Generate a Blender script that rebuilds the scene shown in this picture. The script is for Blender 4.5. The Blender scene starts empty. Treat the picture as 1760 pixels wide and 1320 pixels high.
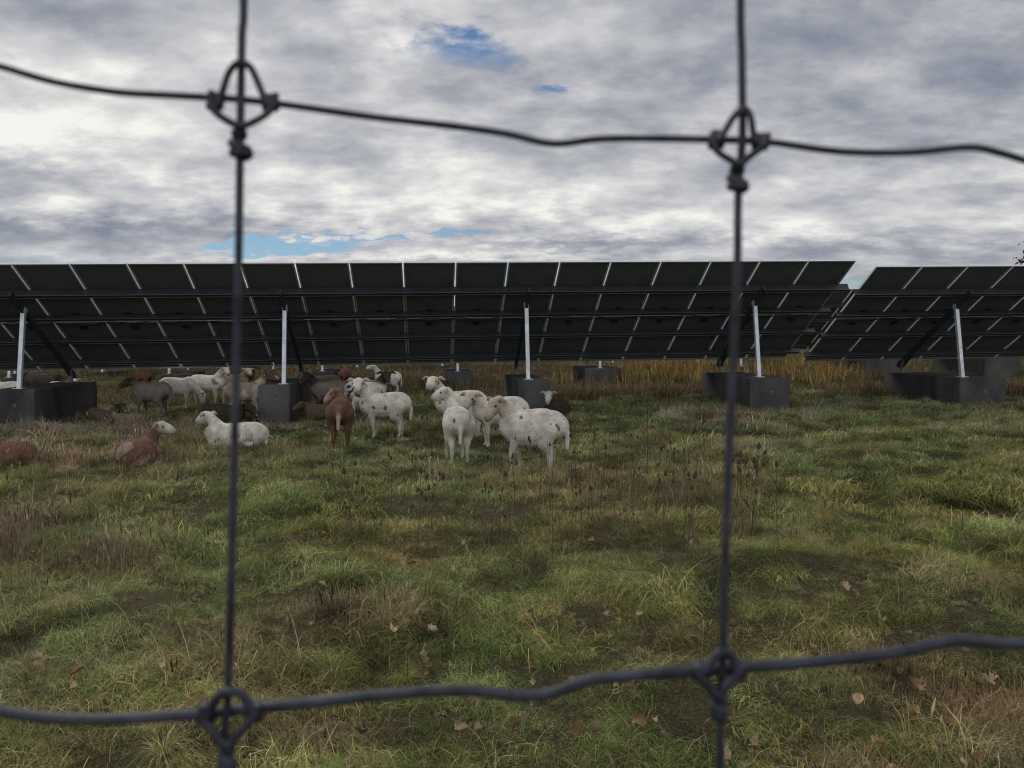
import bpy, bmesh, math, random
import numpy as np
from math import sin, cos, tan, pi, radians, sqrt
from mathutils import Vector, Matrix, Euler
random.seed(7)
rng = np.random.default_rng(11)
scn = bpy.context.scene
COL = scn.collection

# ------------------------------------------------------------------ camera
PITCH, ROLL, FPX, CAM_H = 0.058, -0.0047, 1410.0, 1.58
CR = Vector((cos(ROLL), sin(ROLL)*sin(PITCH), sin(ROLL)*cos(PITCH)))
CU = Vector((-sin(ROLL), cos(ROLL)*sin(PITCH), cos(ROLL)*cos(PITCH)))
CF = Vector((0, cos(PITCH), -sin(PITCH)))
EYE = Vector((0, 0, CAM_H))
cam_d = bpy.data.cameras.new("camera")
cam = bpy.data.objects.new("camera", cam_d); COL.objects.link(cam); scn.camera = cam
cam_d.sensor_width = 36; cam_d.lens = 36*FPX/1760
cam_d.clip_start = 0.02; cam_d.clip_end = 3000
cam_d.dof.use_dof = True; cam_d.dof.focus_distance = 9.0; cam_d.dof.aperture_fstop = 15.0
m = Matrix((( CR.x, CU.x, -CF.x, 0), (CR.y, CU.y, -CF.y, 0), (CR.z, CU.z, -CF.z, CAM_H), (0, 0, 0, 1)))
cam.matrix_world = m

def ray(px, py):
    return (CF + CR*((px-880)/FPX) + CU*((660-py)/FPX))
def at_depth(px, py, y):
    d = ray(px, py); return EYE + d*(y/d.y)
GS = 0.0086
_nt = rng.random((64, 64))
def vnoise(x, y, s, off=0.0):
    x = np.asarray(x, float)/s + off; y = np.asarray(y, float)/s + off*1.7
    xi = np.floor(x).astype(int); yi = np.floor(y).astype(int); fx = x-xi; fy = y-yi
    fx = fx*fx*(3-2*fx); fy = fy*fy*(3-2*fy)
    g = lambda a, b: _nt[a % 64, b % 64]
    return (g(xi, yi)*(1-fx)*(1-fy)+g(xi+1, yi)*fx*(1-fy)+g(xi, yi+1)*(1-fx)*fy+g(xi+1, yi+1)*fx*fy)*2-1
def gheight(x, y):
    r = np.hypot(x, y)
    w = np.clip((60-r)/30, 0, 1)
    h = GS*np.clip(x, -60, 60)*1.0
    h = h + w*(0.045*vnoise(x, y, 1.7, 3.1) + 0.075*vnoise(x, y, .50, 9.3) + 0.012*vnoise(x, y, .21, 2.3) + 0.05*vnoise(x, y, 4.3, 1.3))
    return h
def gz(x, y): return float(gheight(x, y))
def ground(px, py):
    d = ray(px, py); t = -CAM_H/d.z
    for _ in range(6):
        p = EYE + d*t
        t = (p.x*GS - CAM_H)/d.z
    p = EYE + d*t
    return p.x, p.y

# ------------------------------------------------------------------ helpers
def tag(o, label=None, cat=None, group=None, kind=None):
    if label: o['label'] = label
    if cat: o['category'] = cat
    if group: o['group'] = group
    if kind: o['kind'] = kind
    return o
def obj(name, me, mat=None, parent=None):
    o = bpy.data.objects.new(name, me); COL.objects.link(o)
    if mat is not None and not me.materials: me.materials.append(mat)
    if parent: o.parent = parent
    return o
def empty(name, loc=(0, 0, 0), rz=0):
    o = bpy.data.objects.new(name, None); COL.objects.link(o)
    o.location = loc; o.rotation_euler = (0, 0, rz); o.empty_display_size = .1
    return o
def copy_tree(o, parent=None):
    c = o.copy(); COL.objects.link(c); c.parent = parent
    for ch in list(o.children): copy_tree(ch, c)
    return c
class MB:
    def __init__(s): s.v = []; s.f = []; s.c = []
    def add(s, vs, fs, col=None):
        b = len(s.v); s.v += [tuple(v) for v in vs]; s.f += [tuple(i+b for i in f) for f in fs]
        if col is not None: s.c += [col]*len(vs)
    def box(s, o, a, b, c):
        """box: centre o, half vectors a b c"""
        o, a, b, c = map(Vector, (o, a, b, c))
        vs = [o+a*i+b*j+c*k for k in (-1, 1) for j in (-1, 1) for i in (-1, 1)]
        if a.cross(b).dot(c) < 0: fs = [(0, 1, 3, 2), (4, 6, 7, 5), (0, 4, 5, 1), (2, 3, 7, 6), (0, 2, 6, 4), (1, 5, 7, 3)]
        else: fs = [(0, 2, 3, 1), (4, 5, 7, 6), (0, 1, 5, 4), (2, 6, 7, 3), (0, 4, 6, 2), (1, 3, 7, 5)]
        s.add(vs, fs)
    def bar(s, p, q, w, h, up=(0, 0, 1)):
        p, q = Vector(p), Vector(q); d = (q-p); n = d.normalized(); up = Vector(up)
        x = n.cross(up)
        if x.length < 1e-4: x = n.cross(Vector((1, 0, 0)))
        x.normalize(); z = x.cross(n)
        s.box((p+q)/2, d/2, x*w/2, z*h/2)
    def tube(s, pts, r, n=8, col=None, cap=True):
        pts = [Vector(p) for p in pts]; N = len(pts)
        rs = r if isinstance(r, (list, tuple)) else [r]*N
        vs = []; prev = None
        for i, p in enumerate(pts):
            t = (pts[min(i+1, N-1)]-pts[max(i-1, 0)]).normalized()
            if prev is None:
                u = t.cross(Vector((0, 0, 1)))
                if u.length < .2: u = t.cross(Vector((1, 0, 0)))
            else: u = prev - t*prev.dot(t)
            u.normalize(); prev = u; w = t.cross(u)
            vs += [p+(u*cos(2*pi*k/n)+w*sin(2*pi*k/n))*rs[i] for k in range(n)]
        fs = [(i*n+k, i*n+(k+1) % n, (i+1)*n+(k+1) % n, (i+1)*n+k) for i in range(N-1) for k in range(n)]
        if cap: fs += [tuple(range(n))[::-1], tuple(range((N-1)*n, N*n))]
        s.add(vs, fs, col)
    def mesh(s, name, smooth=False):
        me = bpy.data.meshes.new(name); me.from_pydata(s.v, [], s.f); me.update()
        if s.c:
            a = me.color_attributes.new("Col", 'FLOAT_COLOR', 'POINT')
            a.data.foreach_set("color", np.array([(*c, 1) for c in s.c], dtype=np.float32).ravel())
        if smooth: me.polygons.foreach_set("use_smooth", [True]*len(me.polygons))
        return me
    def build(s, name, mat, parent=None, smooth=False):
        return obj(name, s.mesh(name, smooth), mat, parent)
def catmull(P, n=8):
    P = [Vector(p) for p in P]; out = []
    for i in range(len(P)-1):
        a = P[max(i-1, 0)]; b = P[i]; c = P[i+1]; d = P[min(i+2, len(P)-1)]
        for k in range(n):
            t = k/n
            out.append(.5*((2*b)+(c-a)*t+(2*a-5*b+4*c-d)*t*t+(3*b-a-3*c+d)*t**3))
    out.append(P[-1]); return out

# ------------------------------------------------------------------ materials
class NT:
    def __init__(s, tree): s.t = tree; s.n = tree.nodes; s.l = tree.links
    def node(s, typ, ins=None, **kw):
        n = s.n.new(typ)
        for k, v in kw.items(): setattr(n, k, v)
        for k, v in (ins or {}).items():
            if hasattr(v, 'is_linked') or isinstance(v, bpy.types.NodeSocket): s.l.new(v, n.inputs[k])
            else: n.inputs[k].default_value = v
        return n
    def math(s, op, a, b=0.0, c=None, clamp=False):
        i = {0: a, 1: b}
        if c is not None: i[2] = c
        n = s.node('ShaderNodeMath', i, operation=op); n.use_clamp = clamp
        return n.outputs[0]
    def noise(s, vec, scale, detail=4, rough=.5, dist=0, dims='3D'):
        n = s.node('ShaderNodeTexNoise', {'Scale': scale, 'Detail': detail, 'Roughness': rough, 'Distortion': dist}, noise_dimensions=dims)
        if vec is not None: s.l.new(vec, n.inputs['Vector'])
        return n.outputs['Fac']
    def ramp(s, fac, stops, interp='LINEAR'):
        n = s.node('ShaderNodeValToRGB', {'Fac': fac}); cr = n.color_ramp; cr.interpolation = interp
        while len(cr.elements) < len(stops): cr.elements.new(.5)
        for e, (p, c) in zip(cr.elements, stops):
            e.position = p; e.color = c if len(c) == 4 else (*c, 1)
        return n.outputs['Color']
    def mix(s, f, a, b, mode='MIX'):
        n = s.node('ShaderNodeMix', data_type='RGBA', blend_type=mode)
        for k, v in ((0, f), (6, a), (7, b)):
            if isinstance(v, bpy.types.NodeSocket): s.l.new(v, n.inputs[k])
            else: n.inputs[k].default_value = v if k == 0 or len(v) == 4 else (*v, 1)
        return n.outputs[2]
    def maprange(s, v, a, b, c=0., d=1.):
        return s.node('ShaderNodeMapRange', {'Value': v, 'From Min': a, 'From Max': b, 'To Min': c, 'To Max': d}).outputs[0]
def material(name):
    mt = bpy.data.materials.new(name); mt.use_nodes = True; mt.node_tree.nodes.clear()
    return mt, NT(mt.node_tree)
def finish(nt, color, rough=.6, metal=0., spec=.5, bump=None, bstr=.3, bdist=.01, transl=None):
    i = {'Base Color': color if isinstance(color, bpy.types.NodeSocket) else (*color, 1), 'Roughness': rough, 'Metallic': metal, 'Specular IOR Level': spec}
    p = nt.node('ShaderNodeBsdfPrincipled', i); sh = p.outputs[0]
    if bump is not None:
        b = nt.node('ShaderNodeBump', {'Height': bump, 'Strength': bstr, 'Distance': bdist}); nt.l.new(b.outputs[0], p.inputs['Normal'])
    if transl:
        t = nt.node('ShaderNodeBsdfTranslucent', {'Color': color})
        sh = nt.node('ShaderNodeMixShader', {0: transl, 1: sh, 2: t.outputs[0]}).outputs[0]
    nt.node('ShaderNodeOutputMaterial', {'Surface': sh})
def simple(name, c1, c2, scale, rough=.6, metal=0., spec=.5, bstr=.2, bdist=.005, detail=6, coord='Object'):
    mt, nt = material(name)
    tc = nt.node('ShaderNodeTexCoord').outputs[coord]
    f = nt.noise(tc, scale, detail, .6); col = nt.ramp(f, [(.3, c1), (.7, c2)])
    finish(nt, col, rough, metal, spec, nt.noise(tc, scale*4, 4), bstr, bdist)
    return mt

M = {}
M['alu'] = simple('aluminium_frame', (.62, .64, .66), (.72, .74, .77), 6, rough=.42, metal=.75)
M['strut'] = simple('galvanised_strut', (.42, .45, .50), (.72, .74, .79), 7, rough=.45, metal=.45, bstr=.08)
M['steel'] = simple('dark_galvanised_steel', (.024, .027, .034), (.044, .049, .060), 5, rough=.55, metal=.3, bstr=.1)
M['steel2'] = simple('weathered_steel', (.13, .135, .14), (.22, .22, .22), 9, rough=.6, metal=.3, bstr=.1)
M['black'] = simple('black_plastic', (.012, .012, .013), (.02, .02, .022), 9, rough=.5, bstr=.1)
M['wire'] = simple('weathered_zinc_wire', (.014, .015, .024), (.066, .067, .088), 120, rough=.6, metal=.3, bstr=.5, bdist=.0006)
M['eye'] = simple('dark_eye', (.006, .005, .004), (.012, .01, .008), 3, rough=.15)
M['bark'] = simple('grey_brown_bark', (.06, .05, .04), (.12, .10, .085), 8, rough=.9, bstr=.8, bdist=.03)

def mk_backsheet():
    mt, nt = material('module_backsheet')
    tc = nt.node('ShaderNodeTexCoord').outputs['Object']
    f = nt.noise(tc, 1.3, 5, .6); f2 = nt.noise(tc, 14, 3, .6)
    c = nt.ramp(f, [(.3, (.088, .105, .112)), (.7, (.130, .146, .148))])
    c = nt.mix(nt.maprange(f2, .55, .8, 0, .35), c, (.05, .055, .05))
    finish(nt, c, .55, 0, .25); return mt
M['back'] = mk_backsheet()
M['glass'] = simple('module_glass', (.008, .010, .022), (.012, .014, .03), 3, rough=.12, spec=.6, bstr=0)

def mk_concrete():
    mt, nt = material('stained_concrete')
    g = nt.node('ShaderNodeNewGeometry').outputs['Position']
    mp = nt.node('ShaderNodeMapping', {'Vector': g, 'Scale': (1.0, 1.0, .45)}).outputs[0]
    st = nt.noise(mp, 1.0, 5, .62, .4); fine = nt.noise(g, 22, 6, .65); big = nt.noise(g, 1.1, 2, .5)
    c = nt.ramp(st, [(.34, (.026, .026, .028)), (.48, (.070, .070, .071)), (.70, (.15, .147, .14))])
    c = nt.mix(nt.maprange(big, .35, .65, 0, .6), c, (.045, .045, .047))
    c = nt.mix(nt.maprange(fine, .4, .7, 0, .35), c, (.05, .05, .048))
    finish(nt, c, .9, 0, .2, fine, .5, .01); return mt
M['concrete'] = mk_concrete()

def mk_ground():
    mt, nt = material('meadow_soil')
    g = nt.node('ShaderNodeNewGeometry').outputs['Position']
    a = nt.noise(g, .35, 5, .6); b = nt.noise(g, 3.0, 6, .65); f = nt.noise(g, 55, 6, .8)
    c = nt.ramp(b, [(.3, (.016, .014, .009)), (.5, (.034, .032, .015)), (.7, (.075, .062, .034))])
    c = nt.mix(nt.maprange(a, .4, .65, 0, .5), c, (.040, .044, .016))
    c = nt.mix(nt.maprange(f, .47, .60, 0, .8), c, (.13, .105, .055))
    finish(nt, c, .95, 0, .1, f, .8, .03); return mt
M['ground'] = mk_ground()

def mk_grass(name, transl=.25):
    mt, nt = material(name)
    v = nt.node('ShaderNodeAttribute', attribute_name='Col', attribute_type='GEOMETRY').outputs['Color']
    t = nt.node('ShaderNodeAttribute', attribute_name='tint', attribute_type='INSTANCER').outputs['Color']
    c = nt.mix(1.0, v, t, 'MULTIPLY')
    finish(nt, c, .7, 0, .12, transl=transl); return mt
M['grass'] = mk_grass('grass_blades')
M['dry'] = mk_grass('dry_stalks', .15)

def mk_vcol(name, rough, bump_scale, bstr, bdist, var=.15, spec=.1):
    mt, nt = material(name)
    v = nt.node('ShaderNodeAttribute', attribute_name='Col', attribute_type='GEOMETRY').outputs['Color']
    tc = nt.node('ShaderNodeTexCoord').outputs['Object']
    f = nt.noise(tc, 7, 5, .65); g = nt.noise(tc, bump_scale, 4, .7)
    c = nt.mix(1.0, v, nt.ramp(f, [(.3, (1-var*2.2,)*3), (.62, (1, 1, 1))]), 'MULTIPLY')
    c = nt.mix(nt.maprange(g, .35, .7, 0, var), c, (.30, .24, .17))
    finish(nt, c, rough, 0, spec, g, bstr, bdist); return mt
M['coat'] = mk_vcol('short_hair_coat', .95, 38, .9, .016, .22)
M['plant'] = mk_vcol('dead_plant', .9, 90, .3, .002, .1)

# ------------------------------------------------------------------ world
SUN_EL, SUN_AZ = radians(38), radians(-35)      # azimuth from +Y towards +X
wd = bpy.data.worlds.new("World"); scn.world = wd; wd.use_nodes = True
wt = NT(wd.node_tree); wt.n.clear()
sky = wt.node('ShaderNodeTexSky', sky_type='NISHITA')
sky.sun_disc = False; sky.sun_elevation = SUN_EL; sky.sun_rotation = SUN_AZ; sky.altitude = 100
sky.air_density = 1.0; sky.dust_density = .0; sky.ozone_density = 5.0
bg_sky = wt.node('ShaderNodeBackground', {'Color': sky.outputs[0], 'Strength': .06})
dv = wt.node('ShaderNodeTexCoord').outputs['Generated']
sx = wt.node('ShaderNodeSeparateXYZ', {0: dv})
X, Y, Z = sx.outputs
yy = wt.math('MAXIMUM', Y, .001)
U = wt.math('DIVIDE', X, yy); V = wt.math('DIVIDE', Z, yy)
zz = wt.math('ADD', wt.math('MAXIMUM', Z, 0.0), .27)
Pv = wt.node('ShaderNodeCombineXYZ', {0: wt.math('DIVIDE', X, zz), 1: wt.math('DIVIDE', Y, zz), 2: 0.0}).outputs[0]
Pm = wt.node('ShaderNodeMapping', {'Vector': Pv, 'Location': (3.3, 1.7, 0), 'Rotation': (0, 0, .08), 'Scale': (.9, 1.1, 1)}).outputs[0]
n_big = wt.noise(Pm, 1.3, 2, .5, .2)
n_mid = wt.noise(Pm, 4.9, 7, .57, .05)
n_puff = wt.noise(wt.node('ShaderNodeMapping', {'Vector': Pm, 'Location': (9.3, 4.7, 2)}).outputs[0], 12, 5, .55, .05)
wu = wt.math('ADD', U, wt.math('MULTIPLY', wt.math('SUBTRACT', n_mid, .5), .20))
wv = wt.math('ADD', V, wt.math('MULTIPLY', wt.math('SUBTRACT', n_puff, .5), .055))
def blob(px, py, sxp, syp, amp):
    u = (px-880)/1410; v = (578-py)/1410
    va = wt.node('ShaderNodeCombineXYZ', {0: wt.math('MULTIPLY_ADD', wu, 1410/sxp, -u*1410/sxp), 1: wt.math('MULTIPLY_ADD', wv, 1410/syp, -v*1410/syp), 2: 0.0}).outputs[0]
    d = wt.node('ShaderNodeVectorMath', {0: va, 1: va}, operation='DOT_PRODUCT').outputs['Value']
    return wt.math('MULTIPLY', wt.math('POWER', 2.718, wt.math('MULTIPLY', d, -1.0)), amp)
def total(ls):
    r = ls[0]
    for x in ls[1:]: r = wt.math('ADD', r, x)
    return r
# bright openings and dark bellies of the cloud deck
bright = total([blob(110, 215, 300, 90, .34), blob(600, 345, 330, 50, .32), blob(560, 110, 160, 60, -.10), blob(110, 400, 300, 30, -.42),
                blob(30, 300, 70, 26, -.25), blob(1560, 110, 460, 160, -.27), blob(1200, 20, 260, 50, -.12), blob(100, 10, 420, 45, -.25), blob(740, 20, 100, 50, .22),
                blob(1020, 330, 260, 45, .16), blob(300, 330, 60, 25, -.15), blob(760, 440, 460, 11, .28), blob(990, 424, 170, 14, -.36), blob(1520, 440, 300, 20, -.25), blob(1350, 385, 300, 28, .15)])
body = wt.math('ADD', wt.math('MULTIPLY', n_mid, 1.15), wt.math('MULTIPLY', n_puff, .38))
body = wt.math('ADD', body, wt.math('MULTIPLY', n_big, .30))
body = wt.math('ADD', wt.maprange(body, .54, 1.24), bright)
ccol = wt.ramp(body, [(0.0, (.21, .24, .31)), (.26, (.32, .335, .38)), (.52, (.46, .468, .50)), (.78, (.64, .638, .64)), (1.0, (.85, .84, .80))])
bg_c = wt.node('ShaderNodeBackground', {'Color': ccol, 'Strength': 1.0})
holes = total([blob(805, 90, 110, 38, .55), blob(950, 165, 60, 12, .50), blob(470, 425, 125, 13, 1.0), blob(660, 410, 160, 8, .55), blob(1450, 492, 90, 16, .6), blob(110, 446, 150, 8, .36)])
cover = wt.math('ADD', wt.math('MULTIPLY', wt.math('SUBTRACT', n_mid, .5), 1.2), wt.math('MULTIPLY', wt.math('SUBTRACT', n_puff, .5), 2.0))
cov = wt.maprange(wt.math('SUBTRACT', wt.math('ADD', cover, .78), wt.math('MULTIPLY', holes, 2.0)), -.34, .30)
# behind the camera the unseen sky is brightened to add light on viewer-facing surfaces
back = wt.maprange(Y, .1, -.6)
bg_b = wt.node('ShaderNodeBackground', {'Color': (.80, .81, .84, 1), 'Strength': 1.0})
cl = wt.node('ShaderNodeMixShader', {0: back, 1: bg_c.outputs[0], 2: bg_b.outputs[0]})
mx = wt.node('ShaderNodeMixShader', {0: cov, 1: bg_sky.outputs[0], 2: cl.outputs[0]})
wd.cycles.sampling_method = 'MANUAL'; wd.cycles.sample_map_resolution = 256
wt.node('ShaderNodeOutputWorld', {'Surface': mx.outputs[0]})

sd = bpy.data.lights.new("sun", 'SUN'); sd.energy = 1.3; sd.angle = radians(18); sd.color = (1, .95, .88)
so = bpy.data.objects.new("sun", sd); COL.objects.link(so)
sdir = Vector((sin(SUN_AZ)*cos(SUN_EL), cos(SUN_AZ)*cos(SUN_EL), sin(SUN_EL)))
so.rotation_euler = (-sdir).to_track_quat('-Z', 'Y').to_euler(); so.location = (0, 0, 30)

# ------------------------------------------------------------------ ground
def build_ground():
    def axis(lo, hi):
        v = [0.0]; s = .11
        while v[-1] < hi:
            if v[-1] > 7: s *= 1.035
            v.append(v[-1]+s)
        return v
    ax = axis(0, 900); xs = [-a for a in ax[:0:-1]]+ax
    ys = [-a for a in ax[:0:-1] if a < 60]+ax
    Xg, Yg = np.meshgrid(xs, ys); Zg = gheight(Xg, Yg)
    nx, ny = len(xs), len(ys)
    vs = np.stack([Xg.ravel(), Yg.ravel(), Zg.ravel()], 1)
    i = np.arange(nx-1)[None, :]+np.arange(ny-1)[:, None]*nx; i = i.ravel()
    fs = np.stack([i, i+1, i+1+nx, i+nx], 1)
    me = bpy.data.meshes.new('ground'); me.from_pydata(vs.tolist(), [], fs.tolist())
    me.polygons.foreach_set("use_smooth", [True]*len(me.polygons))
    tag(obj('ground', me, M['ground']), kind='structure')
build_ground()

# ------------------------------------------------------------------ solar arrays
TH, TILT, SL_L, PITCHX = .1024, .5583, 3.874, 1.015
N_ = Vector((-sin(TH), cos(TH), 0))
def table(origin, k0, k1, legs, name_label, sl=.0086, detailed=True, heights=None, cable=True, hdef=.70):
    """origin: world point of the top edge at column 0 (below the modules' back plane)"""
    R = Vector((cos(TH)*cos(sl), sin(TH)*cos(sl), sin(sl)))
    D = N_*cos(TILT)+Vector((0, 0, -sin(TILT)))
    UP = R.cross(D).normalized()
    if UP.z < 0: UP = -UP
    O = Vector(origin)
    root = empty('solar_table', (O+R*((k0+k1)/2*PITCHX)-Vector((0, 0, O.z))))
    root.location.z = gz(root.location.x, root.location.y)
    inv = -root.location
    def P(k, s, u=0): return O+R*(k*PITCHX)+D*s+UP*u+inv
    tag(root, name_label, 'solar array', 'tables of the solar farm')
    ml = (SL_L-.03)/2; gw = .024
    def module_mesh(o, w):     # frame + backsheet, local with corner o
        fr, bk, gl = MB(), MB(), MB()
        t = .04
        x, d, u = R, D, UP
        fr.box(o+d*.0175+x*w/2+u*0, x*w/2, d*.0175, u*t/2)
        fr.box(o+d*(ml-.0175)+x*w/2, x*w/2, d*.0175, u*t/2)
        for s in (.014, w-.014): fr.box(o+x*s+d*ml/2, x*.014, d*(ml/2-.0352), u*t/2*.998)
        bk.box(o+x*w/2+d*ml/2+u*.012, x*(w/2-.0282), d*(ml/2-.0352), u*.003)
        return fr, bk
    if detailed:
        fr, bk = module_mesh(Vector((0, 0, 0)), PITCHX-gw)
        fme = fr.mesh('module_frame'); fme.materials.append(M['alu'])
        bme = bk.mesh('module_backsheet'); bme.materials.append(M['back'])
        jb = MB(); jb.box(R*.49+D*.22-UP*.006, R*.06, D*.05, UP*.014); jme = jb.mesh('junction_box'); jme.materials.append(M['black'])
        for k in range(k0, k1):
            for r in (0, 1):
                mo = bpy.data.objects.new('module', bme); COL.objects.link(mo); mo.parent = root
                mo.location = P(k, r*(ml+.03), .02)+R*gw/2
                f2 = bpy.data.objects.new('frame', fme); COL.objects.link(f2); f2.parent = mo
                j2 = bpy.data.objects.new('junction_box', jme); COL.objects.link(j2); j2.parent = mo
                if r == 0: j2.location = D*(ml-.46)
    else:
        F, B = MB(), MB()
        for k in range(k0, k1):
            for r in (0, 1):
                o = P(k, r*(ml+.03), .02)+R*gw/2
                fr, bk = module_mesh(o, PITCHX-gw)
                F.add(fr.v, fr.f); B.add(bk.v, bk.f)
        F.build('module_frames', M['alu'], root); B.build('module_backs', M['back'], root)
    # purlins
    for j, s in enumerate((.80, 1.68, 2.53, 3.42)):
        h = .14 if j == 0 else .10
        b = MB(); p, q = P(k0-.12, s, -h/2-.002), P(k1+.17, s, -h/2-.002)
        w = .012
        b.bar(p, q, .006, h, UP)
        b.bar(p+D*.035+UP*(h/2-.005), q+D*.035+UP*(h/2-.005), .090, .006, UP)
        b.bar(p+D*.035-UP*(h/2-.005), q+D*.035-UP*(h/2-.005), .090, .006, UP)
        pu = b.build('purlin', M['steel'], root)
        b = MB(); b.bar(p-UP*(h/2)+D*.082, q-UP*(h/2)+D*.082, .010, .012, UP); b.bar(p-UP*(h/2+.003)-D*.006, q-UP*(h/2+.003)-D*.006, .006, .008, UP); b.build('lip', M['steel2'], pu)
    jb = MB(); jb.bar(P(k0, ml+.015, .0), P(k1, ml+.015, .0), .012, .012, UP)
    jb.build('joint_strip', M['alu'], root)
    feet = []
    for i, k in enumerate(legs):
        # rafter
        b = MB(); b.bar(P(k, .55, -.26), P(k, 3.72, -.26), .06, .11, UP); b.build('rafter', M['steel'], root)
        top = P(k, 1.14, -.25)
        base = O+R*(k*PITCHX); 
        ft = base+N_*.56; hb = heights[i] if heights else gz(ft.x, ft.y)+hdef
        ft = Vector((ft.x, ft.y, hb))+inv
        rt = P(k, 3.42, -.25); rr = base+N_*2.86; rr = Vector((rr.x, rr.y, hb))+inv
        b = MB(); b.bar(ft, top, .075, .075, N_); b.box(ft+Vector((0, 0, .006)), R*.09, N_*.09, Vector((0, 0, .006))); b.box(top, R*.05, D*.05, UP*.05)
        b.build('long_leg', M['strut'], root)
        b = MB(); b.bar(rr, rt, .07, .07, N_); b.box(rr+Vector((0, 0, .006)), R*.08, N_*.08, Vector((0, 0, .006)))
        b.build('short_leg', M['steel2'], root)
        b = MB(); b.bar(rr+Vector((0, 0, .10)), P(k, 2.3, -.25), .04, .04, N_)
        b.build('brace', M['steel'], root)
        feet.append((Vector(ft)-inv, k))
    if detailed and cable:
        b = MB(); pts = []
        kk = np.arange(k0+.2, k1-.2, .12)
        for x in kk:
            ph = x % 1.0
            pts.append(P(x, 1.86+.10*sin(ph*pi)*(.6+.6*random.random()*0+.4*sin(x*2.3)), -.05-.02*sin(x*9)))
        b.tube(pts, .009, 5); b.build('cable', M['black'], root, True)
        b = MB(); b.tube([P(x, 1.95+.04*sin(x*3.1), -.03-.03*abs(sin(x*3.14))) for x in kk], .007, 5); b.build('cable', M['black'], root, True)
    return root, feet, P, R, inv

def table_origin(top_px, top_py, y, k): # not used for fitted table
    return at_depth(top_px, top_py, y)
T1 = Vector((-9.1494, 15.0975, CAM_H+1.356))
def solveK(O, x_px, s, sl=.0086):
    """column coordinate whose point at slope distance s is seen at image x"""
    R = Vector((cos(TH)*cos(sl), sin(TH)*cos(sl), sin(sl))); D = N_*cos(TILT)+Vector((0, 0, -sin(TILT)))
    lo, hi = -30., 60.
    for _ in range(50):
        k = (lo+hi)/2; p = O+R*k*PITCHX+D*s-EYE
        if p.dot(CR)/p.dot(CF)*FPX+880 < x_px: lo = k
        else: hi = k
    return k
def foot_h(O, k, py, sl=.0086):
    R = Vector((cos(TH)*cos(sl), sin(TH)*cos(sl), sin(sl)))
    p = O+R*k*PITCHX+N_*.56; d = ray(880+FPX*p.x/p.y, py); return CAM_H+d.z*(p.y/d.y)
legs1 = [solveK(T1, x, 1.14) for x in (45, 491, 903, 1293)]
h1 = [foot_h(T1, k, y) for k, y in zip(legs1, (668, 660, 652, 648))]
step = legs1[1]-legs1[0]
t1 = table(T1, -5, 16, legs1, 'long dark solar table seen from below, left of the gap, four pale legs', heights=h1)
# table 2: same line, beyond the gap
T2y = T1.y+16.42*PITCHX*sin(TH)+.12
T2 = at_depth(1506, 458.5, 17.05)
legs2 = [solveK(T2, 1637, 1.14)]; legs2.append(legs2[0]+4.6)
h2 = [foot_h(T2, k, y) for k, y in zip(legs2, (648, 648))]
t2 = table(T2, 0, 9, legs2, 'dark solar table right of the gap, cut by the right edge of the photo', heights=h2)
for (px, py, yy_) in ((1396, 562, 0), (1366, 600, 0)):   # end clamps catching light
    pass
# rows behind
def far_row(y_front, x_lo, x_hi, leg_px, lab_a, zoff=0.0):
    O = Vector((x_lo, y_front + x_lo*tan(TH), CAM_H+1.356-.02+zoff+GS*(x_lo+9.15)))
    legs = [solveK(O, x, 1.14) for x in leg_px]
    n = int((x_hi-x_lo)/PITCHX)
    return O, legs, n
blocks = []
def block(ft, k, width, label, off=0.0, group=None, length=2.95, down=.25):
    """rectangular ballast block below a pair of legs; ft: world position of the front foot"""
    h = max(ft.z-gz(ft.x, ft.y), .1)+down
    R = Vector((cos(TH), sin(TH), 0))
    c = ft+N_*(length/2-.28)+R*off
    root_loc = Vector((c.x, c.y, gz(c.x, c.y)))
    bm = bmesh.new(); bmesh.ops.create_cube(bm, size=1)
    bmesh.ops.scale(bm, vec=(width, length, h), verts=bm.verts)
    bmesh.ops.bevel(bm, geom=list(bm.edges), offset=.018, segments=2, profile=.6, affect='EDGES')
    bmesh.ops.subdivide_edges(bm, edges=[e for e in bm.edges if e.calc_length() > .3], cuts=4, use_grid_fill=True)
    for v in bm.verts:
        v.co += Vector((random.uniform(-1, 1), random.uniform(-1, 1), random.uniform(-1, 0)))*.004
    me = bpy.data.meshes.new('block'); bm.to_mesh(me); bm.free()
    for v in me.vertices: v.co.z += ft.z-h/2-root_loc.z-.001
    root = empty('concrete_block', root_loc, TH)
    obj('block_body', me, M['concrete'], root)
    # lifting pin sockets and a lip on the front face
    b = MB(); z = ft.z-root_loc.z-.30
    b.tube([(-.0+width*.05, -length/2-.012, z), (width*.05, -length/2+.02, z)], .032, 12)
    o = b.build('lifting_socket', M['steel2'], root)
    b = MB(); b.tube([(width*.05, -length/2-.016, z), (width*.05, -length/2+.0, z)], .018, 10); b.build('socket_hole', M['black'], root)
    tag(root, label, 'concrete block', group or 'ballast blocks under the arrays')
    return root
lab1 = ['long dark concrete block under the leftmost pale leg, sheep behind it',
        'dark concrete block under the pale leg left of centre, beside the patchy tan sheep',
        'dark concrete block under the pale leg right of centre, behind the big white sheep',
        'grey stained concrete block under the last leg of the long table, behind the fence wire']
for (ft, k), w, off, l in zip(t1[1], (.78, .60, .62, .86), (0, -.15, .07, .12), lab1): block(ft, k, w, l, off)
block(t2[1][0][0], 0, 1.06, 'wide grey concrete block under the pale leg right of the gap', .29)
block(t2[1][1][0], 0, .9, 'concrete block beyond the right edge of the photo, under the right hand table', .1)
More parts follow.
